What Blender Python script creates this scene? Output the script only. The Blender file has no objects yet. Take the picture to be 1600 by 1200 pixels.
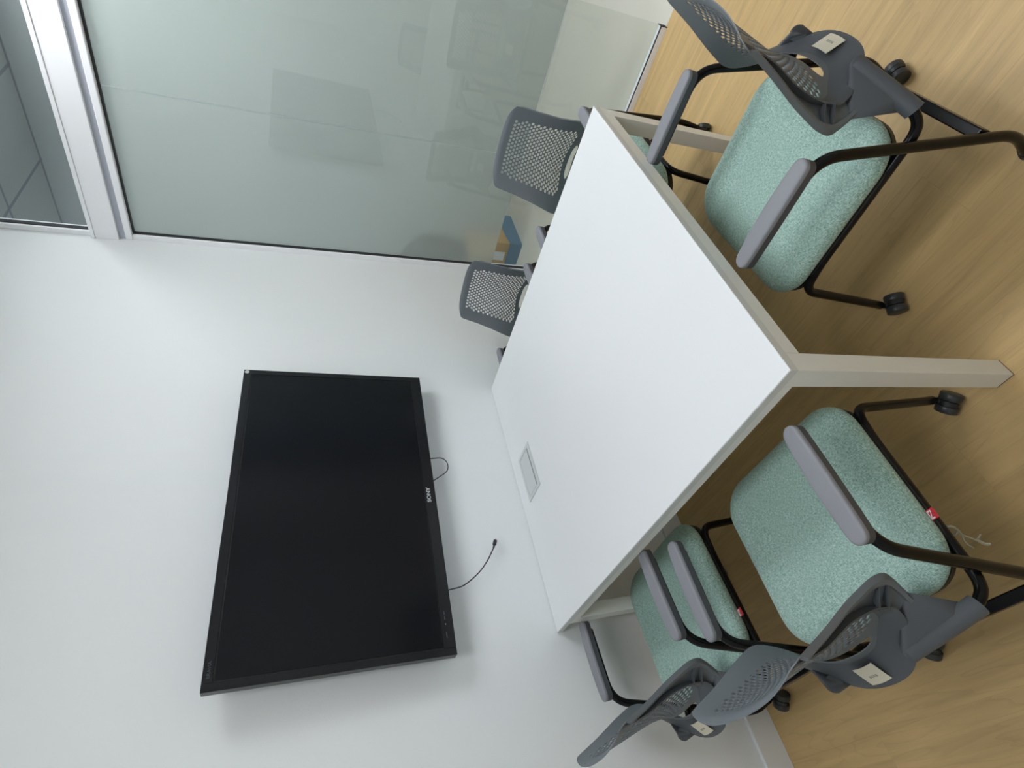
import bpy, math
from mathutils import Vector, Matrix

C = bpy.context.scene.collection
SC = bpy.context.scene

# ------------------------------------------------------------------ camera
R3 = [[-0.2473371, 0.7354771, -0.6307914], [-0.2850672, -0.6774415, -0.6780927], [-0.9260459, 0.0121005, 0.3772168]]
cd = bpy.data.cameras.new('camera')
cam = bpy.data.objects.new('camera', cd)
C.objects.link(cam)
SC.camera = cam
cd.sensor_fit = 'HORIZONTAL'
cd.sensor_width = 36.0
cd.lens = 36.0 * 862.795 / 1600.0
cd.shift_x = -0.01707
cd.shift_y = -0.00998
cd.clip_start = 0.02
cam.matrix_world = Matrix.Translation((-0.56827, -2.04220, 1.64188)) @ Matrix(R3).to_4x4()

# ------------------------------------------------------------------ world, light, exposure
w = bpy.data.worlds.new('world')
SC.world = w
w.use_nodes = True
w.node_tree.nodes['Background'].inputs[0].default_value = (0.75, 0.85, 1.0, 1)
w.node_tree.nodes['Background'].inputs[1].default_value = 0.05
SC.view_settings.view_transform = 'Standard'
SC.view_settings.look = 'None'
SC.view_settings.gamma = 1.0
SC.view_settings.use_curve_mapping = False
SC.view_settings.exposure = 0.06

CEIL = 3.10                      # room ceiling height
G = 2.2592                       # x of the glass partition
ROOM_X0, ROOM_Y0 = -1.75, -4.1
ROOM_PANELS = [(1.68, -1.78, 14.6), (-0.42, -1.85, 10.6)]   # x, y, strength
HALL_PANELS = [(2.95, -2.7, 26.0), (2.95, 2.3, 20.0), (2.80, -0.95, 10.0)]  # last panel is added to brighten the hall wall behind the film


def lin(r, g, b):
    def f(c):
        c /= 255.0
        return c / 12.92 if c <= 0.04045 else ((c + 0.055) / 1.055) ** 2.4
    return (f(r), f(g), f(b), 1.0)


# ------------------------------------------------------------------ materials
def mat(name, color, rough=0.5, metal=0.0, bump=None, spec=None, noise=None):
    m = bpy.data.materials.new(name)
    m.use_nodes = True
    nt = m.node_tree
    p = nt.nodes['Principled BSDF']
    p.inputs['Base Color'].default_value = color
    p.inputs['Roughness'].default_value = rough
    p.inputs['Metallic'].default_value = metal
    if spec is not None:
        p.inputs['Specular IOR Level'].default_value = spec
    if bump or noise:
        tc = nt.nodes.new('ShaderNodeTexCoord')
    if noise:
        sc, amt = noise
        n = nt.nodes.new('ShaderNodeTexNoise')
        n.inputs['Scale'].default_value = sc
        n.inputs['Detail'].default_value = 3
        nt.links.new(tc.outputs['Object'], n.inputs['Vector'])
        mx = nt.nodes.new('ShaderNodeMix')
        mx.data_type = 'RGBA'
        mx.inputs['A'].default_value = tuple(c * (1 - amt) for c in color[:3]) + (1,)
        mx.inputs['B'].default_value = tuple(min(1, c * (1 + amt)) for c in color[:3]) + (1,)
        nt.links.new(n.outputs['Fac'], mx.inputs['Factor'])
        nt.links.new(mx.outputs['Result'], p.inputs['Base Color'])
    if bump:
        sc, st, dist = bump
        n = nt.nodes.new('ShaderNodeTexNoise')
        n.inputs['Scale'].default_value = sc
        n.inputs['Detail'].default_value = 3
        nt.links.new(tc.outputs['Object'], n.inputs['Vector'])
        b = nt.nodes.new('ShaderNodeBump')
        b.inputs['Strength'].default_value = st
        b.inputs['Distance'].default_value = dist
        nt.links.new(n.outputs['Fac'], b.inputs['Height'])
        nt.links.new(b.outputs['Normal'], p.inputs['Normal'])
    return m


M = {}
M['wall'] = mat('white_paint', lin(228, 232, 233), 0.75, bump=(180, 0.15, 0.002), noise=(1.2, 0.012))
M['ceiling'] = mat('ceiling_paint', lin(232, 234, 234), 0.9)
M['baseboard'] = mat('baseboard_paint', lin(226, 229, 229), 0.45)
M['alu'] = mat('white_aluminium', lin(246, 248, 251), 0.3)
M['groove'] = mat('grey_aluminium_groove', lin(176, 180, 190), 0.4)
M['gasket'] = mat('black_rubber_gasket', lin(38, 40, 46), 0.6)
M['laminate_white'] = mat('white_tabletop_laminate', lin(223, 226, 227), 0.42, noise=(3, 0.008))
M['edge'] = mat('grey_white_edge', lin(212, 213, 209), 0.45)
M['leg_paint'] = mat('white_powder_coat', lin(229, 229, 222), 0.45, bump=(500, 0.08, 0.001))
M['black_foot'] = mat('black_foot', lin(28, 26, 26), 0.6)
M['alu_brushed'] = mat('satin_aluminium', lin(205, 209, 209), 0.38, metal=0.35)
M['dark_slot'] = mat('dark_slot', lin(30, 32, 32), 0.6)
M['tv_case'] = mat('gloss_black_plastic', lin(18, 20, 25), 0.22, spec=0.4)
M['tv_screen'] = mat('black_screen', lin(9, 12, 18), 0.16, spec=0.3)
M['tv_groove'] = mat('screen_gap', lin(6, 8, 12), 0.5)
M['tv_logo'] = mat('silver_print', lin(176, 182, 184), 0.4)
M['tv_logo_dim'] = mat('dim_print', lin(66, 74, 80), 0.4)
M['cable'] = mat('black_cable', lin(32, 28, 40), 0.5)
M['tube'] = mat('black_enamel_tube', lin(12, 12, 13), 0.22, spec=0.22)
M['plastic'] = mat('charcoal_plastic', lin(100, 107, 112), 0.5, bump=(900, 0.25, 0.0006), noise=(6, 0.05))
M['plastic_dark'] = mat('charcoal_plastic_rear', lin(80, 85, 90), 0.55, bump=(900, 0.3, 0.0006), noise=(6, 0.05))
M['arm'] = mat('grey_arm_pad', lin(130, 132, 138), 0.55, bump=(1200, 0.2, 0.0005))
M['arm_under'] = mat('shaded_arm_base', lin(72, 75, 81), 0.55)  # darker lower layer, with the shade of the pad sides put into its colour
M['caster'] = mat('black_caster', lin(22, 23, 24), 0.45)
M['caster_rim'] = mat('dark_grey_caster_rim', lin(46, 50, 50), 0.4)
M['pan'] = mat('black_seat_pan', lin(26, 25, 26), 0.5)
M['sticker'] = mat('cream_paper', lin(214, 208, 186), 0.7)
M['sticker_ink'] = mat('grey_ink', lin(150, 146, 134), 0.7)
M['red'] = mat('red_fabric_tag', lin(206, 52, 62), 0.8)
M['white_print'] = mat('white_print', lin(236, 228, 228), 0.7)
M['thread'] = mat('frayed_white_plastic', lin(150, 146, 124), 0.7)
M['card'] = mat('brown_cardboard', lin(196, 164, 116), 0.85, noise=(5, 0.06))
M['blue'] = mat('blue_film_wrap', lin(96, 134, 160), 0.45)
M['label'] = mat('white_label', lin(225, 228, 228), 0.6)
M['dark_blur'] = mat('dark_blur_grey', lin(20, 20, 20), 0.9)
M['hall_wall'] = mat('hall_wall_paint', lin(206, 212, 214), 0.8)
M['hall_floor'] = mat('hall_stone_tile', lin(206, 204, 190), 0.5, noise=(2.0, 0.03))


def emit_mat(name, col, s):
    m = bpy.data.materials.new(name)
    m.use_nodes = True
    nt = m.node_tree
    nt.nodes.remove(nt.nodes['Principled BSDF'])
    e = nt.nodes.new('ShaderNodeEmission')
    e.inputs[0].default_value = col
    e.inputs[1].default_value = s
    nt.links.new(e.outputs[0], nt.nodes['Material Output'].inputs[0])
    return m


def glass_mat():
    m = bpy.data.materials.new('clear_glass')
    m.use_nodes = True
    nt = m.node_tree
    nt.nodes.remove(nt.nodes['Principled BSDF'])
    t = nt.nodes.new('ShaderNodeBsdfTransparent')
    t.inputs[0].default_value = (0.955, 0.975, 0.967, 1)
    g = nt.nodes.new('ShaderNodeBsdfGlossy')
    g.inputs['Roughness'].default_value = 0.02
    lw = nt.nodes.new('ShaderNodeLayerWeight')
    lw.inputs['Blend'].default_value = 0.5
    pw = nt.nodes.new('ShaderNodeMath')
    pw.operation = 'POWER'
    pw.inputs[1].default_value = 5.0
    nt.links.new(lw.outputs['Facing'], pw.inputs[0])
    f = nt.nodes.new('ShaderNodeMath')
    f.operation = 'MULTIPLY_ADD'
    f.inputs[1].default_value = 0.95
    f.inputs[2].default_value = 0.042
    nt.links.new(pw.outputs[0], f.inputs[0])
    mx = nt.nodes.new('ShaderNodeMixShader')
    nt.links.new(f.outputs[0], mx.inputs[0])
    nt.links.new(t.outputs[0], mx.inputs[1])
    nt.links.new(g.outputs[0], mx.inputs[2])
    nt.links.new(mx.outputs[0], nt.nodes['Material Output'].inputs[0])
    return m


def film_mat():
    m = bpy.data.materials.new('frosted_film')
    m.use_nodes = True
    nt = m.node_tree
    nt.nodes.remove(nt.nodes['Principled BSDF'])
    d = nt.nodes.new('ShaderNodeBsdfDiffuse')
    d.inputs[0].default_value = lin(222, 226, 223)
    tl = nt.nodes.new('ShaderNodeBsdfTranslucent')
    tl.inputs[0].default_value = lin(226, 231, 227)
    r = nt.nodes.new('ShaderNodeBsdfRefraction')
    r.inputs['Color'].default_value = lin(238, 243, 236)
    r.inputs['Roughness'].default_value = 0.26
    r.inputs['IOR'].default_value = 1.2
    m1 = nt.nodes.new('ShaderNodeMixShader')
    m1.inputs[0].default_value = 0.30
    nt.links.new(d.outputs[0], m1.inputs[1])
    nt.links.new(tl.outputs[0], m1.inputs[2])
    mx = nt.nodes.new('ShaderNodeMixShader')
    mx.inputs[0].default_value = 0.42
    nt.links.new(m1.outputs[0], mx.inputs[1])
    nt.links.new(r.outputs[0], mx.inputs[2])
    nt.links.new(mx.outputs[0], nt.nodes['Material Output'].inputs[0])
    return m


def floor_mat():
    m = bpy.data.materials.new('oak_laminate')
    m.use_nodes = True
    nt = m.node_tree
    N = nt.nodes.new
    L = nt.links.new
    p = nt.nodes['Principled BSDF']
    geo = N('ShaderNodeNewGeometry')
    sep = N('ShaderNodeSeparateXYZ')
    L(geo.outputs['Position'], sep.inputs[0])
    cmb = N('ShaderNodeCombineXYZ')
    L(sep.outputs['Y'], cmb.inputs['X'])
    L(sep.outputs['X'], cmb.inputs['Y'])
    br = N('ShaderNodeTexBrick')
    br.offset = 0.37
    br.inputs['Scale'].default_value = 1.0
    br.inputs['Brick Width'].default_value = 1.22
    br.inputs['Row Height'].default_value = 0.192
    br.inputs['Mortar Size'].default_value = 0.0007
    br.inputs['Color1'].default_value = lin(205, 174, 120)
    br.inputs['Color2'].default_value = lin(201, 170, 116)
    br.inputs['Mortar'].default_value = lin(191, 160, 107)
    L(cmb.outputs[0], br.inputs['Vector'])
    # long grain
    mp = N('ShaderNodeMapping')
    mp.inputs['Scale'].default_value = (1.3, 26.0, 1.0)
    L(cmb.outputs[0], mp.inputs['Vector'])
    # shift grain per plank using the brick colour
    addv = N('ShaderNodeVectorMath')
    addv.operation = 'MULTIPLY_ADD'
    addv.inputs[1].default_value = (60, 60, 60)
    L(br.outputs['Color'], addv.inputs[0])
    L(mp.outputs[0], addv.inputs[2])
    n1 = N('ShaderNodeTexNoise')
    n1.inputs['Scale'].default_value = 1.0
    n1.inputs['Detail'].default_value = 6
    n1.inputs['Roughness'].default_value = 0.6
    n1.inputs['Distortion'].default_value = 0.6
    L(addv.outputs[0], n1.inputs['Vector'])
    mp2 = N('ShaderNodeMapping')
    mp2.inputs['Scale'].default_value = (0.9, 7.0, 1.0)
    L(cmb.outputs[0], mp2.inputs['Vector'])
    n2 = N('ShaderNodeTexNoise')
    n2.inputs['Scale'].default_value = 1.4
    n2.inputs['Detail'].default_value = 3
    n2.inputs['Distortion'].default_value = 1.5
    L(mp2.outputs[0], n2.inputs['Vector'])
    r1 = N('ShaderNodeMapRange')
    r1.inputs['From Min'].default_value = 0.3
    r1.inputs['From Max'].default_value = 0.7
    r1.inputs['To Min'].default_value = 0.84
    r1.inputs['To Max'].default_value = 1.08
    L(n1.outputs['Fac'], r1.inputs['Value'])
    r2 = N('ShaderNodeMapRange')
    r2.inputs['From Min'].default_value = 0.3
    r2.inputs['From Max'].default_value = 0.7
    r2.inputs['To Min'].default_value = 0.93
    r2.inputs['To Max'].default_value = 1.04
    L(n2.outputs['Fac'], r2.inputs['Value'])
    # thin darker veins following the grain
    mp3 = N('ShaderNodeMapping')
    mp3.inputs['Scale'].default_value = (0.8, 8.0, 1.0)
    L(cmb.outputs[0], mp3.inputs['Vector'])
    ad3 = N('ShaderNodeVectorMath')
    ad3.operation = 'MULTIPLY_ADD'
    ad3.inputs[1].default_value = (25, 25, 25)
    L(br.outputs['Color'], ad3.inputs[0])
    L(mp3.outputs[0], ad3.inputs[2])
    n3 = N('ShaderNodeTexNoise')
    n3.inputs['Scale'].default_value = 1.5
    n3.inputs['Detail'].default_value = 2
    n3.inputs['Distortion'].default_value = 0.42
    L(ad3.outputs[0], n3.inputs['Vector'])
    k1 = N('ShaderNodeMath')
    k1.operation = 'MULTIPLY'
    k1.inputs[1].default_value = 9.0
    L(n3.outputs['Fac'], k1.inputs[0])
    k2 = N('ShaderNodeMath')
    k2.operation = 'FRACT'
    L(k1.outputs[0], k2.inputs[0])
    k3 = N('ShaderNodeMapRange')
    k3.interpolation_type = 'SMOOTHSTEP'
    k3.inputs['From Min'].default_value = 0.0
    k3.inputs['From Max'].default_value = 0.28
    k3.inputs['To Min'].default_value = 0.915
    k3.inputs['To Max'].default_value = 1.0
    L(k2.outputs[0], k3.inputs['Value'])
    mu0 = N('ShaderNodeMath')
    mu0.operation = 'MULTIPLY'
    L(k3.outputs[0], mu0.inputs[0])
    L(r1.outputs[0], mu0.inputs[1])
    mu = N('ShaderNodeMath')
    mu.operation = 'MULTIPLY'
    L(mu0.outputs[0], mu.inputs[0])
    L(r2.outputs[0], mu.inputs[1])
    vm = N('ShaderNodeVectorMath')
    vm.operation = 'SCALE'
    L(br.outputs['Color'], vm.inputs[0])
    L(mu.outputs[0], vm.inputs['Scale'])
    L(vm.outputs[0], p.inputs['Base Color'])
    p.inputs['Roughness'].default_value = 0.48
    b = N('ShaderNodeBump')
    b.inputs['Strength'].default_value = 0.15
    b.inputs['Distance'].default_value = 0.001
    L(n1.outputs['Fac'], b.inputs['Height'])
    L(b.outputs['Normal'], p.inputs['Normal'])
    return m


def fabric_mat():
    m = bpy.data.materials.new('teal_melange_fabric')
    m.use_nodes = True
    nt = m.node_tree
    N = nt.nodes.new
    L = nt.links.new
    p = nt.nodes['Principled BSDF']
    tc = N('ShaderNodeTexCoord')
    cols = []
    for sc in ((900, 160, 160), (160, 900, 160)):
        mp = N('ShaderNodeMapping')
        mp.inputs['Scale'].default_value = sc
        L(tc.outputs['Object'], mp.inputs['Vector'])
        n = N('ShaderNodeTexNoise')
        n.inputs['Scale'].default_value = 1.0
        n.inputs['Detail'].default_value = 2
        L(mp.outputs[0], n.inputs['Vector'])
        cols.append(n)
    ad = N('ShaderNodeMath')
    ad.operation = 'ADD'
    L(cols[0].outputs['Fac'], ad.inputs[0])
    L(cols[1].outputs['Fac'], ad.inputs[1])
    mr = N('ShaderNodeMapRange')
    mr.inputs['From Min'].default_value = 0.75
    mr.inputs['From Max'].default_value = 1.25
    L(ad.outputs[0], mr.inputs['Value'])
    rp = N('ShaderNodeValToRGB')
    rp.color_ramp.elements[0].color = lin(117, 150, 139)
    rp.color_ramp.elements[1].color = lin(194, 217, 207)
    e = rp.color_ramp.elements.new(0.5)
    e.color = lin(155, 187, 176)
    L(mr.outputs[0], rp.inputs[0])
    L(rp.outputs[0], p.inputs['Base Color'])
    p.inputs['Roughness'].default_value = 0.95
    p.inputs['Specular IOR Level'].default_value = 0.15
    p.inputs['Sheen Weight'].default_value = 0.15
    b = N('ShaderNodeBump')
    b.inputs['Strength'].default_value = 0.35
    b.inputs['Distance'].default_value = 0.001
    L(ad.outputs[0], b.inputs['Height'])
    L(b.outputs['Normal'], p.inputs['Normal'])
    return m


def hall_ceiling_mat():
    m = bpy.data.materials.new('suspended_tile_ceiling')
    m.use_nodes = True
    nt = m.node_tree
    N = nt.nodes.new
    L = nt.links.new
    p = nt.nodes['Principled BSDF']
    geo = N('ShaderNodeNewGeometry')
    br = N('ShaderNodeTexBrick')
    br.offset = 0.0
    br.inputs['Scale'].default_value = 1.0
    br.inputs['Brick Width'].default_value = 0.6
    br.inputs['Row Height'].default_value = 0.6
    br.inputs['Mortar Size'].default_value = 0.012
    br.inputs['Color1'].default_value = lin(180, 186, 188)
    br.inputs['Color2'].default_value = lin(178, 184, 186)
    br.inputs['Mortar'].default_value = lin(140, 146, 158)
    mp = N('ShaderNodeMapping')
    mp.inputs['Location'].default_value = (0.0, 0.19, 0)
    L(geo.outputs['Position'], mp.inputs['Vector'])
    L(mp.outputs[0], br.inputs['Vector'])
    L(br.outputs['Color'], p.inputs['Base Color'])
    p.inputs['Roughness'].default_value = 0.9
    return m


M['glass'] = glass_mat()
M['film'] = film_mat()
M['floor'] = floor_mat()
M['fabric'] = fabric_mat()
M['hall_ceiling'] = hall_ceiling_mat()


# ------------------------------------------------------------------ mesh helpers
class MB:
    def __init__(self):
        self.v = []
        self.f = []

    def box(self, x0, x1, y0, y1, z0, z1):
        b = len(self.v)
        for z in (z0, z1):
            for y in (y0, y1):
                for x in (x0, x1):
                    self.v.append((x, y, z))
        for q in ((0, 2, 3, 1), (4, 5, 7, 6), (0, 1, 5, 4), (2, 6, 7, 3), (0, 4, 6, 2), (1, 3, 7, 5)):
            self.f.append(tuple(b + i for i in q))
        return self

    def rings(self, rings, cap0=True, cap1=True, closed=True):
        b = len(self.v)
        n = len(rings[0])
        for r in rings:
            self.v += [tuple(p) for p in r]
        for i in range(len(rings) - 1):
            for j in range(n if closed else n - 1):
                k = (j + 1) % n
                self.f.append((b + i * n + j, b + i * n + k, b + (i + 1) * n + k, b + (i + 1) * n + j))
        if cap0:
            self.f.append(tuple(b + j for j in reversed(range(n))))
        if cap1:
            self.f.append(tuple(b + (len(rings) - 1) * n + j for j in range(n)))
        return self

    def tube(self, path, r, sides=14, r_end=None):
        P = [Vector(p) for p in path]
        n = len(P)
        T = []
        for i in range(n):
            a = P[max(0, i - 1)]
            c = P[min(n - 1, i + 1)]
            T.append((c - a).normalized())
        up = Vector((0, 0, 1)) if abs(T[0].z) < 0.9 else Vector((1, 0, 0))
        u = T[0].cross(up).normalized()
        rings = []
        for i in range(n):
            u = (u - T[i] * u.dot(T[i])).normalized()
            w_ = T[i].cross(u)
            rr = r if r_end is None else r + (r_end - r) * i / (n - 1)
            rings.append([P[i] + (u * math.cos(2 * math.pi * k / sides) + w_ * math.sin(2 * math.pi * k / sides)) * rr for k in range(sides)])
        return self.rings(rings)

    def cyl(self, c0, c1, r, sides=24, bevel=0.0):
        a, b = Vector(c0), Vector(c1)
        d = (b - a).normalized()
        up = Vector((0, 0, 1)) if abs(d.z) < 0.9 else Vector((1, 0, 0))
        u = d.cross(up).normalized()
        w_ = d.cross(u)
        prof = [(0, r)] if bevel <= 0 else [(0, r - bevel), (bevel * .3, r - bevel * .3), (bevel, r)]
        L_ = (b - a).length
        full = prof + [(L_ - t, q) for t, q in reversed(prof)]
        rings = [[a + d * t + (u * math.cos(2 * math.pi * k / sides) + w_ * math.sin(2 * math.pi * k / sides)) * q for k in range(sides)] for t, q in full]
        return self.rings(rings)

    def build(self, name, material, parent=None, smooth=False, angle=40, bevel=0.0, segs=2):
        me = bpy.data.meshes.new(name)
        me.from_pydata(self.v, [], self.f)
        me.validate()
        me.update()
        o = bpy.data.objects.new(name, me)
        C.objects.link(o)
        me.materials.append(material)
        if bevel > 0:
            md = o.modifiers.new('bevel', 'BEVEL')
            md.width = bevel
            md.segments = segs
            md.limit_method = 'ANGLE'
            md.harden_normals = False
        import bmesh
        bm = bmesh.new()
        bm.from_mesh(me)
        bmesh.ops.recalc_face_normals(bm, faces=bm.faces)
        bm.to_mesh(me)
        bm.free()
        if smooth:
            me.polygons.foreach_set('use_smooth', [True] * len(me.polygons))
            me.set_sharp_from_angle(angle=math.radians(angle))
        if parent:
            o.parent = parent
        return o


def fillet(pts, rad, n=8):
    P = [Vector(p) for p in pts]
    out = [P[0]]
    for i in range(1, len(P) - 1):
        r = rad[i - 1] if isinstance(rad, (list, tuple)) else rad
        a = (P[i - 1] - P[i])
        b = (P[i + 1] - P[i])
        ra = min(r, a.length * 0.49)
        rb = min(r, b.length * 0.49)
        A = P[i] + a.normalized() * ra
        B = P[i] + b.normalized() * rb
        for k in range(n + 1):
            t = k / n
            out.append(A * (1 - t) ** 2 + P[i] * 2 * t * (1 - t) + B * t * t)
    out.append(P[-1])
    return out


def tag(o, label=None, cat=None, group=None, kind=None):
    if label:
        o['label'] = label
    if cat:
        o['category'] = cat
    if group:
        o['group'] = group
    if kind:
        o['kind'] = kind
    return o


def empty(name, loc, rz=0):
    o = bpy.data.objects.new(name, None)
    C.objects.link(o)
    o.empty_display_size = 0.1
    o.location = loc
    o.rotation_euler = (0, 0, rz)
    return o


def interp(tab, z):
    if z <= tab[0][0]:
        return tab[0][1]
    for (a, fa), (b, fb) in zip(tab, tab[1:]):
        if z <= b:
            t = (z - a) / (b - a)
            return fa + (fb - fa) * t
    return tab[-1][1]


def smooth_tab(tab, step=0.004, passes=14):
    z0, z1 = tab[0][0], tab[-1][0]
    n = int((z1 - z0) / step)
    zs = [z0 + (z1 - z0) * i / n for i in range(n + 1)]
    vs = [interp(tab, z) for z in zs]
    for _ in range(passes):
        vs = [vs[0]] + [(vs[i - 1] + 2 * vs[i] + vs[i + 1]) / 4 for i in range(1, n)] + [vs[-1]]
    return list(zip(zs, vs))


# ------------------------------------------------------------------ the room
def struct(name, mb, m, parent=None, bevel=0.0, label=None):
    o = mb.build(name, m, parent, bevel=bevel)
    if parent is None:
        o['kind'] = 'structure'
    if label:
        o['label'] = label
    return o


FAR = 3.62      # far wall of the hall beyond the glass
HC = 3.285      # hall ceiling height
struct('floor', MB().box(ROOM_X0, G + 0.0, ROOM_Y0, 0.0, -0.05, 0.0), M['floor'], label='light oak laminate floor of the meeting room')
struct('floor_hall', MB().box(G, FAR, -6.0, 5.0, -0.05, 0.0), M['hall_floor'], label='pale stone floor of the hall outside the glass')
struct('wall_back', MB().box(ROOM_X0 - 0.1, G + 0.04, 0.0, 0.1, -0.05, HC), M['wall'], label='white wall that carries the television')
struct('wall_left', MB().box(ROOM_X0 - 0.1, ROOM_X0, ROOM_Y0, 0.0, -0.05, CEIL), M['wall'])
struct('wall_front', MB().box(ROOM_X0 - 0.1, G + 0.04, ROOM_Y0 - 0.1, ROOM_Y0, -0.05, HC), M['wall'])
struct('ceiling', MB().box(ROOM_X0 - 0.1, G - 0.03, ROOM_Y0, 0.0, CEIL, CEIL + 0.05), M['ceiling'])
struct('ceiling_hall', MB().box(G + 0.04, FAR, -6.0, 5.0, HC, HC + 0.05), M['hall_ceiling'], label='tiled hall ceiling seen through the upper glass pane')
struct('wall_hall', MB().box(FAR, FAR + 0.1, -6.0, 5.0, -0.05, HC), M['hall_wall'], label='grey far wall of the hall behind the glass')
struct('wall_hall_end', MB().box(G + 0.04, FAR, 5.0, 5.1, -0.05, HC), M['hall_wall'])
struct('wall_hall_start', MB().box(G + 0.04, FAR, -6.1, -6.0, -0.05, HC), M['hall_wall'])
struct('wall_hall_near', MB().box(G - 0.02, G + 0.04, 0.1, 5.0, -0.05, HC), M['hall_wall'])
struct('wall_right', MB().box(G - 0.02, G + 0.04, ROOM_Y0, -2.55, -0.05, HC), M['wall'])
struct('wall_hall_back', MB().box(G - 0.02, G + 0.04, -6.0, ROOM_Y0 - 0.1, -0.05, HC), M['hall_wall'])
bb = MB().box(ROOM_X0, G - 0.03, -0.016, 0.0, 0.0, 0.109)
struct('baseboard_back', bb, M['baseboard'], bevel=0.002, label='white skirting board under the television wall')
struct('baseboard_left', MB().box(ROOM_X0, ROOM_X0 + 0.012, ROOM_Y0, -0.012, 0.0, 0.109), M['baseboard'])
struct('baseboard_hall', MB().box(FAR - 0.012, FAR, -6.0, 5.0, 0.0, 0.085), M['baseboard'])

# glass partition
Z1, Z2 = 2.465, 2.641
PEND = -1.545
Y_END = -2.55
tr = MB()
tr.box(G - 0.035, G + 0.045, Y_END, 0.0, Z1 + 0.060, Z2 - 0.018)        # wide flat part
tr.box(G - 0.040, G + 0.050, Y_END, 0.0, Z2 - 0.018, Z2)                # upper lip
t0 = struct('trim_1', tr, M['alu'], bevel=0.002, label='white aluminium transom above the frosted glass')
g_ = MB().box(G - 0.018, G + 0.03, Y_END, 0.0, Z1 + 0.030, Z1 + 0.060)
struct('groove', g_, M['groove'], parent=t0)
g2 = MB().box(G - 0.028, G + 0.04, Y_END, 0.0, Z1 + 0.003, Z1 + 0.032)
struct('lower_profile', g2, M['alu'], parent=t0, bevel=0.004)
g3 = MB().box(G - 0.006, G + 0.016, Y_END, -0.03, Z1 - 0.004, Z1 + 0.004)
struct('gasket', g3, M['gasket'], parent=t0)
jm = MB().box(G - 0.02, G + 0.03, -0.027, 0.0, 0.0, Z1 + 0.003)
jm.box(G - 0.02, G + 0.03, -0.027, 0.0, Z2, CEIL + 0.1)
j0 = struct('trim_2', jm, M['alu'], bevel=0.002, label='slim white aluminium jamb between wall and glass')
gs = MB().box(G - 0.008, G + 0.014, -0.031, -0.027, 0.03, Z1)
gs.box(G - 0.008, G + 0.014, -0.031, -0.027, Z2, CEIL + 0.1)
struct('gasket', gs, M['gasket'], parent=j0)
bs = MB().box(G - 0.012, G + 0.024, PEND + 0.004, -0.027, 0.0, 0.029)
b0 = struct('trim_3', bs, M['alu'], label='white aluminium floor channel under the glass')
struct('gasket', MB().box(G - 0.009, G - 0.003, PEND + 0.004, -0.027, 0.029, 0.034), M['gasket'], parent=b0)
struct('end_cap', MB().box(G - 0.013, G + 0.025, PEND, PEND + 0.004, 0.0, 0.036), M['gasket'], parent=b0)

for k, (ya, yb) in enumerate(((-0.760, -0.029), (PEND, -0.7625))):
    wn = struct('window_%d' % (k + 1), MB().box(G, G + 0.010, ya, yb, 0.034, Z1), M['glass'],
                label=('lower glass pane beside the television wall' if k == 0 else 'lower glass pane next to the doorway') + ' with frosted film down to knee height')
    fm = MB()
    fm.v = [(G + 0.0112, ya + 0.001, 0.533), (G + 0.0112, yb - 0.001, 0.533), (G + 0.0112, yb - 0.001, Z1 - 0.002), (G + 0.0112, ya + 0.001, Z1 - 0.002)]
    fm.f = [(0, 1, 2, 3)]
    fo_ = struct('frosted_film', fm, M['film'], parent=wn)
    if fo_.data.polygons[0].normal.x > 0:
        fo_.data.flip_normals()
struct('window_3', MB().box(G, G + 0.010, Y_END, -0.029, Z2, CEIL + 0.12), M['glass'], label='clear glass pane above the transom')
struct('wall_right_top', MB().box(G - 0.02, G + 0.04, Y_END, 0.0, CEIL + 0.05, HC), M['wall'])


# ceiling lights
def led(x, y, z, s, label, ly=0.31):
    t = empty('ceiling_light', (x, y, z))
    tag(t, label, 'ceiling light')
    f = MB()
    f.box(-0.31, 0.31, -ly, -ly + 0.012, -0.012, 0.0).box(-0.31, 0.31, ly - 0.012, ly, -0.012, 0.0)
    f.box(-0.31, -0.298, -ly + 0.012, ly - 0.012, -0.012, 0.0).box(0.298, 0.31, -ly + 0.012, ly - 0.012, -0.012, 0.0)
    f.build('frame', M['alu'], t)
    MB().box(-0.297, 0.297, -ly + 0.013, ly - 0.013, -0.008, -0.002).build('diffuser', emit_mat('led_panel', (0.955, 0.975, 1.02, 1), s), t)


led(*ROOM_PANELS[0][:2], CEIL, ROOM_PANELS[0][2], 'long ceiling light on the glass side of the room', 0.61)
led(*ROOM_PANELS[1][:2], CEIL, ROOM_PANELS[1][2], 'long ceiling light on the solid wall side of the room', 0.61)
led(*HALL_PANELS[0][:2], HC, HALL_PANELS[0][2], 'square hall ceiling light outside the doorway')
led(*HALL_PANELS[1][:2], HC, HALL_PANELS[1][2], 'square hall ceiling light past the television wall')
led(*HALL_PANELS[2][:2], HC, HALL_PANELS[2][2], 'square hall light added to brighten the wall behind the frosted glass')


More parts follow.
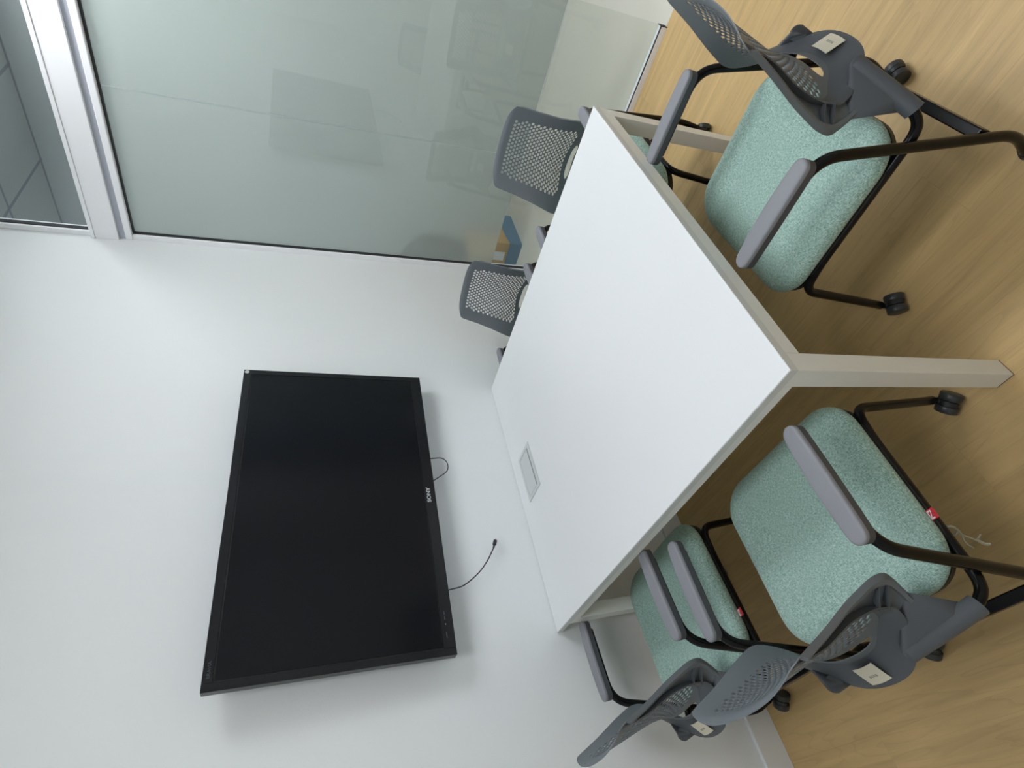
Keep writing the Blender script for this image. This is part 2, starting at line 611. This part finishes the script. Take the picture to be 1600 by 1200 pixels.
# ------------------------------------------------------------------ table
def make_table():
    W, L_, H = 1.2197, 1.4478, 0.75
    t = empty('meeting_table', (0, -0.004, 0))
    tag(t, 'white square-edged meeting table pushed against the television wall', 'table')
    MB().box(0, W, -L_, 0, H - 0.022, H).build('tabletop', M['laminate_white'], t, bevel=0.0015)
    # edge band strips, greyer than the top
    e = MB()
    e.box(-0.0006, 0.0, -L_, 0, H - 0.022, H - 0.0015)
    e.box(W, W + 0.0006, -L_, 0, H - 0.022, H - 0.0015)
    e.box(-0.0006, W + 0.0006, -L_ - 0.0006, -L_, H - 0.022, H - 0.0015)
    e.build('edge_band', M['edge'], t)
    f = MB()
    f.box(0.0, 0.05, -L_ + 0.05, -0.13, H - 0.046, H - 0.022)
    f.box(W - 0.05, W, -L_ + 0.05, -0.13, H - 0.046, H - 0.022)
    f.box(0.05, W - 0.05, -L_, -L_ + 0.05, H - 0.061, H - 0.022)
    f.box(0.05, W - 0.05, -0.13, -0.08, H - 0.061, H - 0.022)
    f.build('frame', M['leg_paint'], t)
    for x0, y0 in ((0.0, -L_), (W - 0.05, -L_), (0.0, -0.13), (W - 0.05, -0.13)):
        lg = MB().box(x0, x0 + 0.05, y0, y0 + 0.05, 0.004, H - 0.022).build('leg', M['leg_paint'], t, bevel=0.0015)
        MB().box(x0 + 0.0005, x0 + 0.0495, y0 + 0.0005, y0 + 0.0495, 0.0, 0.006).build('foot_cap', M['black_foot'], lg)
    return t


make_table()


def make_grommet():
    x0, x1, y0, y1 = 0.505, 0.716, -0.234, -0.090
    t = empty('cable_outlet_box', ((x0 + x1) / 2, (y0 + y1) / 2, 0.75))
    tag(t, 'flush grey rectangular cable outlet set in the white tabletop', 'cable outlet')
    a, b = (x1 - x0) / 2, (y1 - y0) / 2
    f = MB()
    ix, iy0, iy1 = a - 0.015, -b + 0.024, b - 0.016
    f.box(-a, a, -b, iy0, 0, 0.003).box(-a, a, iy1, b, 0, 0.003)
    f.box(-a, -ix, iy0, iy1, 0, 0.003).box(ix, a, iy0, iy1, 0, 0.003)
    f.build('rim', M['alu_brushed'], t, bevel=0.0006)
    MB().box(-ix, ix, iy0, iy1, 0, 0.0006).build('slot', M['dark_slot'], t)
    MB().box(-ix + 0.0015, ix - 0.0015, iy0 + 0.0075, iy1 - 0.0012, 0.0006, 0.0026).build('lid', M['alu_brushed'], t, bevel=0.0005)


make_grommet()


# ------------------------------------------------------------------ television
def text_part(name, s, size, loc, material, parent, extrude=0.0006, xs=1.0, bold=0.0):
    cu = bpy.data.curves.new(name, 'FONT')
    cu.body = s
    cu.size = size
    cu.extrude = extrude
    cu.offset = bold
    cu.align_x = 'CENTER'
    cu.align_y = 'CENTER'
    tmp = bpy.data.objects.new(name, cu)
    C.objects.link(tmp)
    dg = bpy.context.evaluated_depsgraph_get()
    me = bpy.data.meshes.new_from_object(tmp.evaluated_get(dg))
    bpy.data.objects.remove(tmp)
    o = bpy.data.objects.new(name, me)
    C.objects.link(o)
    me.transform(Matrix.Diagonal((xs, 1, 1, 1)))
    me.transform(Matrix.Rotation(math.radians(90), 4, 'X'))
    me.transform(Matrix.Translation(loc))
    me.materials.clear()
    me.materials.append(material)
    o.parent = parent
    return o


def make_tv():
    xl, xr, zb, zt = -0.0272, 1.2229, 1.1444, 1.8929
    cx, cz = (xl + xr) / 2, (zb + zt) / 2
    a, b = (xr - xl) / 2, (zt - zb) / 2
    t = empty('television', (cx, -0.1, cz))
    t.rotation_euler = (0.0344, 0.0196, 0)
    tag(t, 'large black flat screen television mounted on the white wall', 'television')
    f = MB()
    l, tp, bt = 0.024, 0.029, 0.042
    f.box(-a, -a + l, 0, 0.035, -b, b).box(a - l, a, 0, 0.035, -b, b)
    f.box(-a + l, a - l, 0, 0.035, b - tp, b).box(-a + l, a - l, 0, 0.035, -b, -b + bt)
    f.build('bezel', M['tv_case'], t, bevel=0.0015)
    MB().box(-a + l, a - l, 0.003, 0.034, -b + bt, b - tp).build('screen_gap', M['tv_groove'], t)
    MB().box(-a + l + 0.004, a - l - 0.004, 0.0015, 0.003, -b + bt + 0.003, b - tp - 0.004).build('screen', M['tv_screen'], t)
    MB().box(-a + 0.03, a - 0.03, 0.035, 0.06, -b + 0.03, b - 0.04).build('rear_housing', M['tv_case'], t, bevel=0.01)
    MB().box(-0.25, 0.25, 0.06, 0.086, -0.16, 0.16).build('wall_bracket', M['tube'], t)
    text_part('maker_logo', 'SONY', 0.0205, (-0.014, -0.0002, -b + 0.0275), M['tv_logo'], t, xs=1.22, bold=0.0006)
    text_part('series_logo', 'BRAVIA', 0.0125, (-a + 0.059, -0.0002, b - 0.0165), M['tv_logo_dim'], t, xs=1.15)
    z0 = -b + 0.026
    for xa, xb in ((0.107, 0.118), (0.090, 0.101), (0.030, 0.048)):
        MB().box(xa - cx, xb - cx, -0.0006, 0.0002, z0, z0 + 0.003).build('indicator_mark', M['tv_logo_dim'], t)
    MB().cyl((0.075 - cx, -0.0008, z0 + 0.0015), (0.075 - cx, 0.0004, z0 + 0.0015), 0.0018).build('indicator_light', M['tv_logo'], t)
    s = MB()
    s.cyl((a - 0.013, -0.0010, b - 0.0125), (a - 0.013, 0.0004, b - 0.0125), 0.0095, sides=10)
    s.build('sticker', M['tv_logo'], t)


make_tv()


def smooth_curve(pts, n=10):
    P = [Vector(p) for p in pts]
    P = [P[0] * 2 - P[1]] + P + [P[-1] * 2 - P[-2]]
    out = []
    for i in range(1, len(P) - 2):
        for k in range(n):
            t = k / n
            p0, p1, p2, p3 = P[i - 1], P[i], P[i + 1], P[i + 2]
            out.append(0.5 * ((2 * p1) + (p2 - p0) * t + (2 * p0 - 5 * p1 + 4 * p2 - p3) * t * t + (3 * p1 - p0 - 3 * p2 + p3) * t ** 3))
    out.append(P[-2])
    return out


c1 = MB().tube(smooth_curve([(0.796, -0.022, 1.150), (0.791, -0.028, 1.123), (0.789, -0.03, 1.080), (0.770, -0.03, 1.060), (0.741, -0.03, 1.057),
                             (0.714, -0.03, 1.072), (0.677, -0.028, 1.131), (0.668, -0.022, 1.150)]), 0.0022, 8).build('looped_cable', M['cable'], smooth=True)
tag(c1, 'thin black cable looping out under the middle of the television', 'cable')
t = empty('hanging_cable', (0.2, -0.03, 1.15))
tag(t, 'thin black cable with a small plug hanging below the television left half', 'cable')
cpts = [(0.206, -0.022, 1.150), (0.207, -0.03, 1.131), (0.216, -0.03, 1.078), (0.256, -0.03, 1.013), (0.302, -0.03, 0.967), (0.352, -0.03, 0.931)]
MB().tube([Vector(p) - Vector((0.2, -0.03, 1.15)) for p in smooth_curve(cpts)], 0.0024, 8).build('cord', M['cable'], t, smooth=True)
pd = (Vector((0.376, -0.03, 0.922)) - Vector((0.350, -0.03, 0.934))).normalized()
p0 = Vector((0.350, -0.03, 0.9322)) - Vector((0.2, -0.03, 1.15))
q = MB()
q.cyl(p0, p0 + pd * 0.014, 0.0042, 12)
q.cyl(p0 + pd * 0.012, p0 + pd * 0.034, 0.0078, 12, 0.002)
q.build('plug', M['cable'], t, smooth=True)
MB().cyl(p0 + pd * 0.034, p0 + pd * 0.041, 0.004, 10).build('plug_tip', M['alu_brushed'], t)


# ------------------------------------------------------------------ chair
HW = smooth_tab([(0.470, 0.148), (0.50, 0.162), (0.54, 0.177), (0.575, 0.194), (0.598, 0.206), (0.615, 0.2105), (0.635, 0.2085), (0.66, 0.203),
                 (0.72, 0.190), (0.80, 0.182), (0.86, 0.179), (0.905, 0.176)], passes=10)
YC = smooth_tab([(0.470, -0.292), (0.505, -0.292), (0.55, -0.272), (0.59, -0.253), (0.63, -0.247), (0.68, -0.250), (0.72, -0.257), (0.80, -0.276), (0.88, -0.295), (0.905, -0.302)])
YE = smooth_tab([(0.470, -0.262), (0.485, -0.254), (0.51, -0.236), (0.55, -0.200), (0.59, -0.172), (0.617, -0.163), (0.65, -0.168), (0.72, -0.195), (0.80, -0.232), (0.88, -0.264), (0.905, -0.276)])


def panel_y(x, z):
    hw = interp(HW, z)
    u = min(1.0, abs(x) / hw)
    yc, ye = interp(YC, z), interp(YE, z)
    return yc + (ye - yc) * u ** 2.2


def make_panel(parent):
    """perforated front shell: real holes in a checkerboard lattice, an open hand slot below"""
    mL = [-1.0, -0.985, -0.96, -0.925, -0.885, -0.84, -0.795, -0.755]
    NC, NR = 30, 24
    S = mL + [-0.725 + 1.45 * i / NC for i in range(NC + 1)] + [-m for m in reversed(mL)]
    zb, zt = 0.612, 0.872
    lowz = [0.472, 0.484, 0.500, 0.516, 0.532, 0.546, 0.558, 0.568, 0.589, 0.589, 0.606]
    perf = []
    for j in range(NR + 1):
        t_ = j / NR
        perf.append(zb + (zt - zb) * (0.78 * t_ + 0.22 * t_ * t_))
    topz = [0.879, 0.885, 0.890, 0.895, 0.899, 0.903]
    Z = lowz + perf + topz
    c0, r0 = len(mL), len(lowz)
    nS, nZ = len(S), len(Z)

    def pos(s, j):
        z = Z[j]
        hw = interp(HW, z + (0.0108 if j == r0 - 2 else -0.0108 if j == r0 - 3 else 0.0))
        # rounded top corners
        if z > 0.875:
            k = (z - 0.875) / 0.028
            hw *= 1 - 0.10 * k ** 3
            z = z - 0.010 * k * abs(s) ** 5
        if j <= 4:                       # rounded bottom edge
            z += 0.006 * (1 - s * s) * (4 - j) / 4 * -1
        x = s * hw
        # fan the lattice up over the hand slot
        if r0 <= j <= r0 + NR:
            tt = 1 - (j - r0) / NR
            z += 0.012 * tt * math.exp(-(x / 0.085) ** 2)
        elif j in (r0 - 3, r0 - 2):
            q_ = abs(x) / 0.077
            h = 0.0135 * math.sqrt(max(0.0, 1 - q_ ** 4)) if q_ < 1 else 0.0
            h = max(h, 0.0008 + 0.010 * min(1.0, max(0.0, q_ - 1.0)))
            z += h if j == r0 - 2 else -h
        elif j == r0 - 1:
            z += 0.009 * math.exp(-(x / 0.085) ** 2)
        return x, z
    V, F = [], []
    idx = {}

    def th(s):
        a = abs(s)
        return 0.0022 + (0.011 if a > 0.95 else 0.0)

    for side in (0, 1):
        for j in range(nZ):
            for i in range(nS):
                x, z = pos(S[i], j)
                y = panel_y(x, z)
                if j >= nZ - 4:          # rolled top lip
                    kk = (j - (nZ - 5)) / 4
                    y -= 0.007 * kk * kk * (1 - abs(S[i]) ** 5)
                idx[(side, i, j)] = len(V)
                V.append((x, y - ((th(S[i]) if z < 0.865 else 0.0022) if side else 0), z))

    def solid(i, j):
        xm = abs((pos(S[i], j)[0] + pos(S[i + 1], j)[0]) / 2)
        if j == r0 - 3 and xm < 0.076:
            return False
        return True

    holes, second = set(), set()
    for j in range(NR):
        for i in range(j % 2, NC - 1, 2):
            u = abs((i + 1.0) / NC * 2 - 1)
            v = j / (NR - 1)
            if (v > 0.93 or v < 0.06) and u > 0.93:
                continue                      # rounded corners of the perforated field
            holes.add((c0 + i, r0 + j))
            second.add((c0 + i + 1, r0 + j))
    for i in range(nS - 1):
        for j in range(nZ - 1):
            if not solid(i, j):
                continue
            if (i, j) in second:
                continue
            if (i, j) in holes:
                cs = [(i, j), (i + 1, j), (i + 2, j), (i + 2, j + 1), (i + 1, j + 1), (i, j + 1)]
                hv = []
                for side in (0, 1):
                    q = [Vector(V[idx[(side,) + c]]) for c in (cs[0], cs[2], cs[3], cs[5])]
                    ring = []
                    for k in range(8):
                        an = math.radians(-135 + 45 * k)
                        e = 0.5
                        ux = 0.5 + 0.355 * math.copysign(abs(math.cos(an)) ** e, math.cos(an)) * (1 if abs(math.cos(an)) > 1e-6 else 0)
                        uz = 0.5 + 0.435 * math.copysign(abs(math.sin(an)) ** e, math.sin(an)) * (1 if abs(math.sin(an)) > 1e-6 else 0)
                        p = q[0] * (1 - ux) * (1 - uz) + q[1] * ux * (1 - uz) + q[2] * ux * uz + q[3] * (1 - ux) * uz
                        ring.append(len(V))
                        V.append(tuple(p))
                    hv.append(ring)
                    o_ = [idx[(side,) + c] for c in cs]
                    F.append((o_[0], o_[1], ring[1], ring[0]))
                    F.append((o_[1], o_[2], ring[2], ring[1]))
                    F.append((o_[2], o_[3], ring[4], ring[3], ring[2]))
                    F.append((o_[3], o_[4], ring[5], ring[4]))
                    F.append((o_[4], o_[5], ring[6], ring[5]))
                    F.append((o_[5], o_[0], ring[0], ring[7], ring[6]))
                for k in range(8):
                    m_ = (k + 1) % 8
                    F.append((hv[0][k], hv[0][m_], hv[1][m_], hv[1][k]))
            else:
                for side in (0, 1):
                    F.append((idx[(side, i, j)], idx[(side, i + 1, j)], idx[(side, i + 1, j + 1)], idx[(side, i, j + 1)]))
            # walls where the neighbour is missing
            for di, dj, a, b in ((-1, 0, (i, j), (i, j + 1)), (1, 0, (i + 1, j), (i + 1, j + 1)), (0, -1, (i, j), (i + 1, j)), (0, 1, (i, j + 1), (i + 1, j + 1))):
                ni, nj = i + di, j + dj
                if ni < 0 or nj < 0 or ni >= nS - 1 or nj >= nZ - 1 or not solid(ni, nj):
                    F.append((idx[(0,) + a], idx[(0,) + b], idx[(1,) + b], idx[(1,) + a]))
    mb = MB()
    mb.v, mb.f = V, F
    return mb.build('backrest', M['plastic'], parent, smooth=True, angle=35)


def make_ridge(parent):
    """raised tray edge on the back of the shell, closed at the bottom into a wide band"""
    half = [(0.163, 0.884, 0.0, 0.004), (0.167, 0.86, 0.006, 0.008), (0.170, 0.80, 0.018, 0.012), (0.171, 0.72, 0.020, 0.014), (0.173, 0.66, 0.022, 0.017), (0.173, 0.62, 0.022, 0.024),
            (0.168, 0.587, 0.018, 0.034), (0.155, 0.562, 0.022, 0.042), (0.132, 0.541, 0.026, 0.046), (0.100, 0.523, 0.029, 0.047), (0.060, 0.511, 0.032, 0.046), (0.0, 0.507, 0.033, 0.045)]
    full = smooth_curve([(x, p, z) for x, z, p, b in half] + [(-x, p, z) for x, z, p, b in reversed(half[:-1])], 4)
    wid = smooth_curve([(b, 0, 0) for x, z, p, b in half] + [(b, 0, 0) for x, z, p, b in reversed(half[:-1])], 4)
    rings = []
    n = len(full)
    for i, q in enumerate(full):
        a = full[max(0, i - 1)]
        c = full[min(n - 1, i + 1)]
        tx, tz = c.x - a.x, c.z - a.z
        l = math.hypot(tx, tz)
        tx, tz = tx / l, tz / l
        nx, nz = tz, -tx                       # points to the middle of the shell
        if nx * (-q.x) + nz * (0.70 - q.z) < 0:
            nx, nz = -nx, -nz
        w_ = wid[i].x
        proud = q.y
        def P(off, yy=None, pr=0.0):
            x, z = q.x + nx * off, q.z + nz * off
            return Vector((x, (panel_y(x, z) - 0.003 - pr) if yy is None else yy, z))
        yc = panel_y(q.x, q.z) - 0.004 - proud
        base_out = P(min(0.020, w_ * 0.8))
        mid_out = P(0.008, yy=yc + proud * 0.4)
        crest0 = P(0.0, yy=yc + 0.003)
        crest1 = P(0.003, yy=yc)
        crest2 = P(w_ * 0.55, yy=(yc + 0.002) * 0.72 + (P(w_ * 1.15).y - 0.001) * 0.28)
        base_in = P(w_ * 1.2, pr=-0.0005)
        rings.append([base_out, mid_out, crest0, crest1, crest2, base_in])
    mb = MB()
    mb.rings(rings)
    for s in (-1, 1):                          # small stiffening fins in the channel near the wing corner
        for z in (0.606, 0.632):
            pts = []
            for x, in ((0.168,), (0.200,)):
                pts.append((s * x, panel_y(x, z) - 0.004, z))
            x0, x1 = pts[0], pts[1]
            b = len(mb.v)
            for dz in (-0.0012, 0.0012):
                mb.v += [(x0[0], x0[1], z + dz), (x1[0], x1[1], z + dz), (x1[0], x1[1] - 0.008, z + dz), (x0[0], x0[1] - 0.022, z + dz)]
            mb.f += [(b, b + 1, b + 2, b + 3), (b + 4, b + 5, b + 6, b + 7), (b + 3, b + 2, b + 6, b + 7), (b + 1, b + 2, b + 6, b + 5)]
    return mb.build('backrest_frame', M['plastic_dark'], parent, smooth=True, angle=50)


def rrect(hx, y0, y1, r, n=10, cx=0.0):
    out = []
    for qx, qy, a0 in ((hx - r, y1 - r, 0), (-hx + r, y1 - r, 90), (-hx + r, y0 + r, 180), (hx - r, y0 + r, 270)):
        for k in range(n + 1):
            a = math.radians(a0 + 90 * k / n)
            out.append((cx + qx + r * math.cos(a), qy + r * math.sin(a)))
    return out


def make_seat(parent):
    HX, Y0, Y1 = 0.251, -0.208, 0.252
    cy = (Y0 + Y1) / 2

    def ring(inset, z, dome=0.0):
        pts = []
        r = max(0.03, 0.096 - inset * 0.7)
        for x, y in rrect(HX - inset, Y0 + inset, Y1 - inset, r):
            zz = z
            d = max(0.0, y - 0.10)
            zz -= 0.6 * d * d
            u = (x / HX) ** 2
            zz += 0.006 * u * (1 if inset > 0.02 else 0.6)
            pts.append((x, y, zz))
        return pts
    prof = [(0.016, 0.428), (0.004, 0.434), (0.0, 0.444), (0.0, 0.456), (0.004, 0.466), (0.012, 0.474), (0.026, 0.480), (0.05, 0.483), (0.09, 0.483), (0.13, 0.481), (0.165, 0.480), (0.19, 0.480)]
    mb = MB().rings([ring(i, z) for i, z in prof])
    seat = mb.build('seat', M['fabric'], parent, smooth=True, angle=60)
    def pr(inset, z):
        return [(x, y, z - 0.6 * max(0.0, y - 0.10) ** 2) for x, y in rrect(HX - inset, Y0 + inset, Y1 - inset, 0.10)]
    MB().rings([pr(0.03, 0.402), pr(0.010, 0.406), pr(0.003, 0.416), pr(0.003, 0.430), pr(0.02, 0.434)]).build('seat_pan', M['pan'], parent, smooth=True, angle=50)
    # red fabric tag on the right edge
    tg = empty_mesh = MB().box(0.246, 0.266, -0.094, -0.072, 0.4395, 0.4410).build('fabric_tag', M['red'], seat)
    tg['label'] = 'small red fabric tag with white print'
    pm = MB()
    pm.box(0.2485, 0.2585, -0.0925, -0.0895, 0.441, 0.4416)
    pm.box(0.2485, 0.2585, -0.0775, -0.0745, 0.441, 0.4416)
    pm.box(0.2485, 0.251, -0.0925, -0.0745, 0.441, 0.4416)
    pm.v += [(0.251, -0.0895, 0.4414), (0.253, -0.0895, 0.4414), (0.2585, -0.0775, 0.4414), (0.2565, -0.0775, 0.4414)]
    b = len(pm.v) - 4
    pm.f.append((b, b + 1, b + 2, b + 3))
    pm.build('tag_print', M['white_print'], seat)
    return seat


def make_armrest(s, parent):
    n = 64
    Y0, Y1 = -0.128, 0.138
    x0 = 0.267 * s

    def outline(inset, z, dip=0.0):
        pts = []
        for k in range(n):
            a = 2 * math.pi * k / n
            ca, sa = math.cos(a), math.sin(a)
            re = 0.0195
            mid = (Y1 - Y0) / 2 - re
            yy = sa * (re - inset) + (mid if sa > 1e-6 else -mid if sa < -1e-6 else 0.0)
            if abs(sa) <= 1e-6:
                yy = 0.0
            elif abs(sa) < 0.32:
                yy = math.copysign(mid * (abs(sa) / 0.32), sa)
            t_ = yy / ((Y1 - Y0) / 2)
            hw = re + 0.005 * (1 - t_ * t_) - inset
            if abs(sa) < 0.32:
                x = x0 + math.copysign(hw, ca)
            else:
                e2 = (abs(sa) - 0.32) / 0.68
                yy = math.copysign(mid + (re - inset) * math.sin(e2 * math.pi / 2), sa)
                x = x0 + math.copysign(hw, ca) * math.cos(e2 * math.pi / 2)
            pts.append((x, (Y0 + Y1) / 2 + yy, z - 0.004 * t_ * t_))
        return pts
    low = MB().rings([outline(0.007, 0.670), outline(0.001, 0.672), outline(0.0003, 0.690)])
    up = MB().rings([outline(0.0, 0.690), outline(0.0, 0.696), outline(0.0008, 0.6985), outline(0.003, 0.7002), outline(0.008, 0.7008)])
    a = up.build('armrest', M['arm'], parent, smooth=True, angle=50)
    low.build('armrest_base', M['arm_under'], a, smooth=True, angle=50)
    return a


def make_caster(x, y, yaw, parent):
    c, s = math.cos(yaw), math.sin(yaw)

    def T(px, py, pz):
        return Vector((x + px * c - py * s, y + px * s + py * c, pz))
    hub = MB()
    hub.cyl(T(0, 0, 0.040), T(0, 0, 0.088), 0.0085, 14)
    hub.tube([T(0, 0, 0.052), T(0, -0.008, 0.046), T(0, -0.018, 0.030), T(0, -0.018, 0.026)], 0.0085, 10)
    # hood over the wheels
    rr = []
    for dx in (-0.0065, 0.0065):
        ring = []
        for k in range(13):
            a = math.radians(10 + 160 * k / 12)
            ring.append(T(dx, -0.018 + 0.0285 * math.cos(a), 0.0265 + 0.0285 * math.sin(a)))
        ring.append(T(dx, -0.018, 0.0265))
        rr.append(ring)
    hub.rings(rr)
    h = hub.build('caster', M['caster'], parent, smooth=True, angle=40)
    for sgn in (-1, 1):
        MB().cyl(T(sgn * 0.0075, -0.018, 0.0275), T(sgn * 0.0275, -0.018, 0.0275), 0.0275, 28, 0.003).build('wheel', M['caster_rim'], h, smooth=True, angle=40)
    return h


def make_chair():
    t = empty('office_chair', (0, 0, 0))
    make_seat(t)
    make_panel(t)
    make_ridge(t)
    for s in (-1, 1):
        a = fillet([(s * 0.232, 0.236, 0.070), (s * 0.234, 0.232, 0.095), (s * 0.248, 0.200, 0.416), (s * 0.240, 0.120, 0.418), (s * 0.238, -0.225, 0.420), (s * 0.225, -0.252, 0.442), (s * 0.165, -0.274, 0.500)],
                   [0.02, 0.045, 0.03, 0.03, 0.02])
        MB().tube(a, 0.0118, 14).build('seat_rail', M['tube'], t, smooth=True, angle=60)
        b = fillet([(s * 0.267, 0.105, 0.668), (s * 0.267, -0.133, 0.668), (s * 0.254, -0.270, 0.150), (s * 0.250, -0.244, 0.070)], [0.062, 0.05])
        MB().tube(b, 0.0125, 14).build('rear_leg', M['tube'], t, smooth=True, angle=60)
        make_armrest(s, t)
        MB().tube([(s * 0.222, -0.2545, 0.4475), (s * 0.219, -0.256, 0.4505), (s * 0.165, -0.273, 0.500), (s * 0.112, -0.288, 0.548), (s * 0.106, -0.29, 0.553)], 0.0215, 18, 0.0185).build('back_sleeve', M['plastic_dark'], t, smooth=True, angle=50)
        import bmesh
        bm = bmesh.new()
        for tt in (0.14, 0.45, 0.7, 1.0):
            cc = Vector((s * 0.219, -0.256, 0.4505)).lerp(Vector((s * 0.110, -0.289, 0.550)), tt)
            for k in range(14):
                an = 2 * math.pi * k / 14
                bm.verts.new(cc + Vector((0, math.cos(an) * 0.0195, math.sin(an) * 0.0195)))
        for x, z in ((0.182, 0.550), (0.172, 0.530), (0.162, 0.500), (0.154, 0.485), (0.12, 0.478), (0.150, 0.560), (0.12, 0.545), (0.165, 0.556)):
            for dy in (0.0, 0.006):
                bm.verts.new((s * x, panel_y(x, z) - 0.0005 - dy, z))
        for q_ in ((0.136, -0.262, 0.546), (0.112, -0.290, 0.532), (0.088, -0.300, 0.522)):
            bm.verts.new((s * q_[0], q_[1], q_[2]))
        bmesh.ops.convex_hull(bm, input=bm.verts)
        for v_ in [v_ for v_ in bm.verts if not v_.link_faces]:
            bm.verts.remove(v_)
        bm.verts.index_update()
        gm = MB()
        gm.v = [tuple(v_.co) for v_ in bm.verts]
        gm.f = [tuple(v_.index for v_ in f_.verts) for f_ in bm.faces]
        bm.free()
        gm.build('back_gusset', M['plastic_dark'], t, smooth=True, angle=55)
        make_caster(s * 0.232, 0.236, 0.5 * s, t)
        make_caster(s * 0.250, -0.244, -0.5 * s + 0.2, t)
    MB().box(-0.250, 0.250, -0.262, -0.236, 0.224, 0.258).build('cross_bar', M['tube'], t, bevel=0.003)
    # paper sticker under the hand slot
    st = MB()
    n = 4
    rows = [(0.535, -0.3165), (0.545, -0.3065), (0.556, -0.2945), (0.567, -0.2825)]
    for k in range(2):
        for z, y in rows:
            for i in range(n + 1):
                x = -0.027 + 0.054 * i / n
                st.v.append((x, y + 0.35 * x * x * 8 - 0.0015 - 0.0004 * k, z))
    m_ = n + 1
    for k in range(2):
        for j in range(3):
            for i in range(n):
                b_ = k * 4 * m_ + j * m_ + i
                st.f.append((b_, b_ + 1, b_ + m_ + 1, b_ + m_))
    sk = st.build('paper_sticker', M['sticker'], t)
    sk['label'] = 'cream paper sticker below the hand slot'
    ink = MB()
    for k, (a_, b_) in enumerate(((-0.011, -0.006), (-0.0045, -0.001), (0.0005, 0.004), (0.0055, 0.010))):
        ink.v += [(a_, -0.3045, 0.5475), (b_, -0.3045, 0.5475), (b_, -0.3000, 0.5517), (a_, -0.3000, 0.5517)]
        q_ = len(ink.v) - 4
        ink.f.append((q_, q_ + 1, q_ + 2, q_ + 3))
    ink.v = [(x, y - 0.0012, z) for x, y, z in ink.v]
    ink.build('faint_print', M['sticker_ink'], sk)
    return t


def copy_tree(o, parent=None):
    c = o.copy()
    C.objects.link(c)
    c.parent = parent
    for ch in list(o.children):
        copy_tree(ch, c)
    return c


chair0 = make_chair()
SPOTS = [
    ((0.594, -1.595), 0.039, 'charcoal-backed teal chair at the near end of the table facing the television'),
    ((-0.181, -1.056), -1.586, 'teal-seated chair on the left table side, nearer the camera, whole seat in view'),
    ((-0.136, -0.376), -1.538, 'teal-seated chair on the left table side beside the television wall'),
    ((1.314, -1.088), 1.538, 'chair on the glass side whose perforated back rises near the table\'s right corner'),
    ((1.307, -0.364), 1.618, 'chair on the glass side in the corner of glass and television wall'),
]
for i, ((x, y), rz, label) in enumerate(SPOTS):
    o = chair0 if i == 0 else copy_tree(chair0)
    o.location = (x, y, 0)
    o.rotation_euler = (0, 0, rz)
    tag(o, label, 'chair', 'wheeled office chairs around the table')
    if i == 1:
        near_left = o
bpy.context.view_layer.update()

# frayed remnant of a white wrapper tied under the near left chair
fr = MB()
for pts, r in (([(0.243, -0.108, 0.412), (0.252, -0.113, 0.404), (0.250, -0.122, 0.392), (0.246, -0.130, 0.384)], 0.0028),
               ([(0.246, -0.130, 0.384), (0.250, -0.140, 0.374), (0.252, -0.146, 0.362), (0.262, -0.140, 0.355)], 0.0018),
               ([(0.252, -0.146, 0.362), (0.256, -0.158, 0.356), (0.262, -0.162, 0.350)], 0.0030),
               ([(0.246, -0.130, 0.384), (0.243, -0.146, 0.386), (0.246, -0.160, 0.380)], 0.0016),
               ([(0.250, -0.122, 0.392), (0.240, -0.126, 0.396), (0.238, -0.118, 0.404)], 0.0022)):
    fr.tube(smooth_curve(pts, 5), r, 6)
fo = fr.build('wrapper_scrap', M['thread'], near_left, smooth=True)
fo['label'] = 'frayed whitish scrap of wrapper hanging under the seat'


# ------------------------------------------------------------------ outside the glass
t = empty('cardboard_box', (3.085, 0.335, 0))
tag(t, 'brown cardboard box with blue wrapped bottom on the hall floor behind glass', 'box')
MB().box(0, 0.42, 0, 0.70, 0.0, 0.46).build('carton', M['card'], t, bevel=0.004)
wv = MB()
n = 8
for k, (x0, y0, x1, y1) in enumerate(((-0.003, 0.70, -0.003, -0.003), (-0.003, -0.003, 0.42, -0.003))):
    b_ = len(wv.v)
    for i in range(n + 1):
        u = i / n
        x, y = x0 + (x1 - x0) * u, y0 + (y1 - y0) * u
        top = 0.105 if k == 0 else 0.105 + 0.02 * math.sin(u * 3.1)
        for dx in (0.0, 0.002):
            wv.v += [(x - (dx if k == 0 else 0), y - (dx if k else 0), 0.0), (x - (dx if k == 0 else 0), y - (dx if k else 0), top)]
    for i in range(n):
        q = b_ + 4 * i
        wv.f += [(q, q + 4, q + 5, q + 1), (q + 2, q + 6, q + 7, q + 3), (q + 1, q + 5, q + 7, q + 3)]
wv.build('blue_wrap', M['blue'], t)
MB().box(-0.004, -0.001, 0.085, 0.165, 0.125, 0.215).build('shipping_label', M['label'], t)
sb = MB()
rg = []
for z, r in ((0.462, 0.18), (0.50, 0.23), (0.66, 0.25), (0.82, 0.23), (0.93, 0.15), (0.96, 0.05)):
    rg.append([(3.30 + r * 0.8 * math.cos(a / 24 * 2 * math.pi), 0.62 + 1.15 * r * math.sin(a / 24 * 2 * math.pi) * (1 + 0.06 * math.sin(a)), z) for a in range(24)])
sb.rings(rg)
so = sb.build('dark_blur_shape', M['dark_blur'], smooth=True)  # unidentified form, added to give the dark blur through the film
tag(so, 'unidentified dark shape on the cardboard box behind the frosted glass', 'bag')
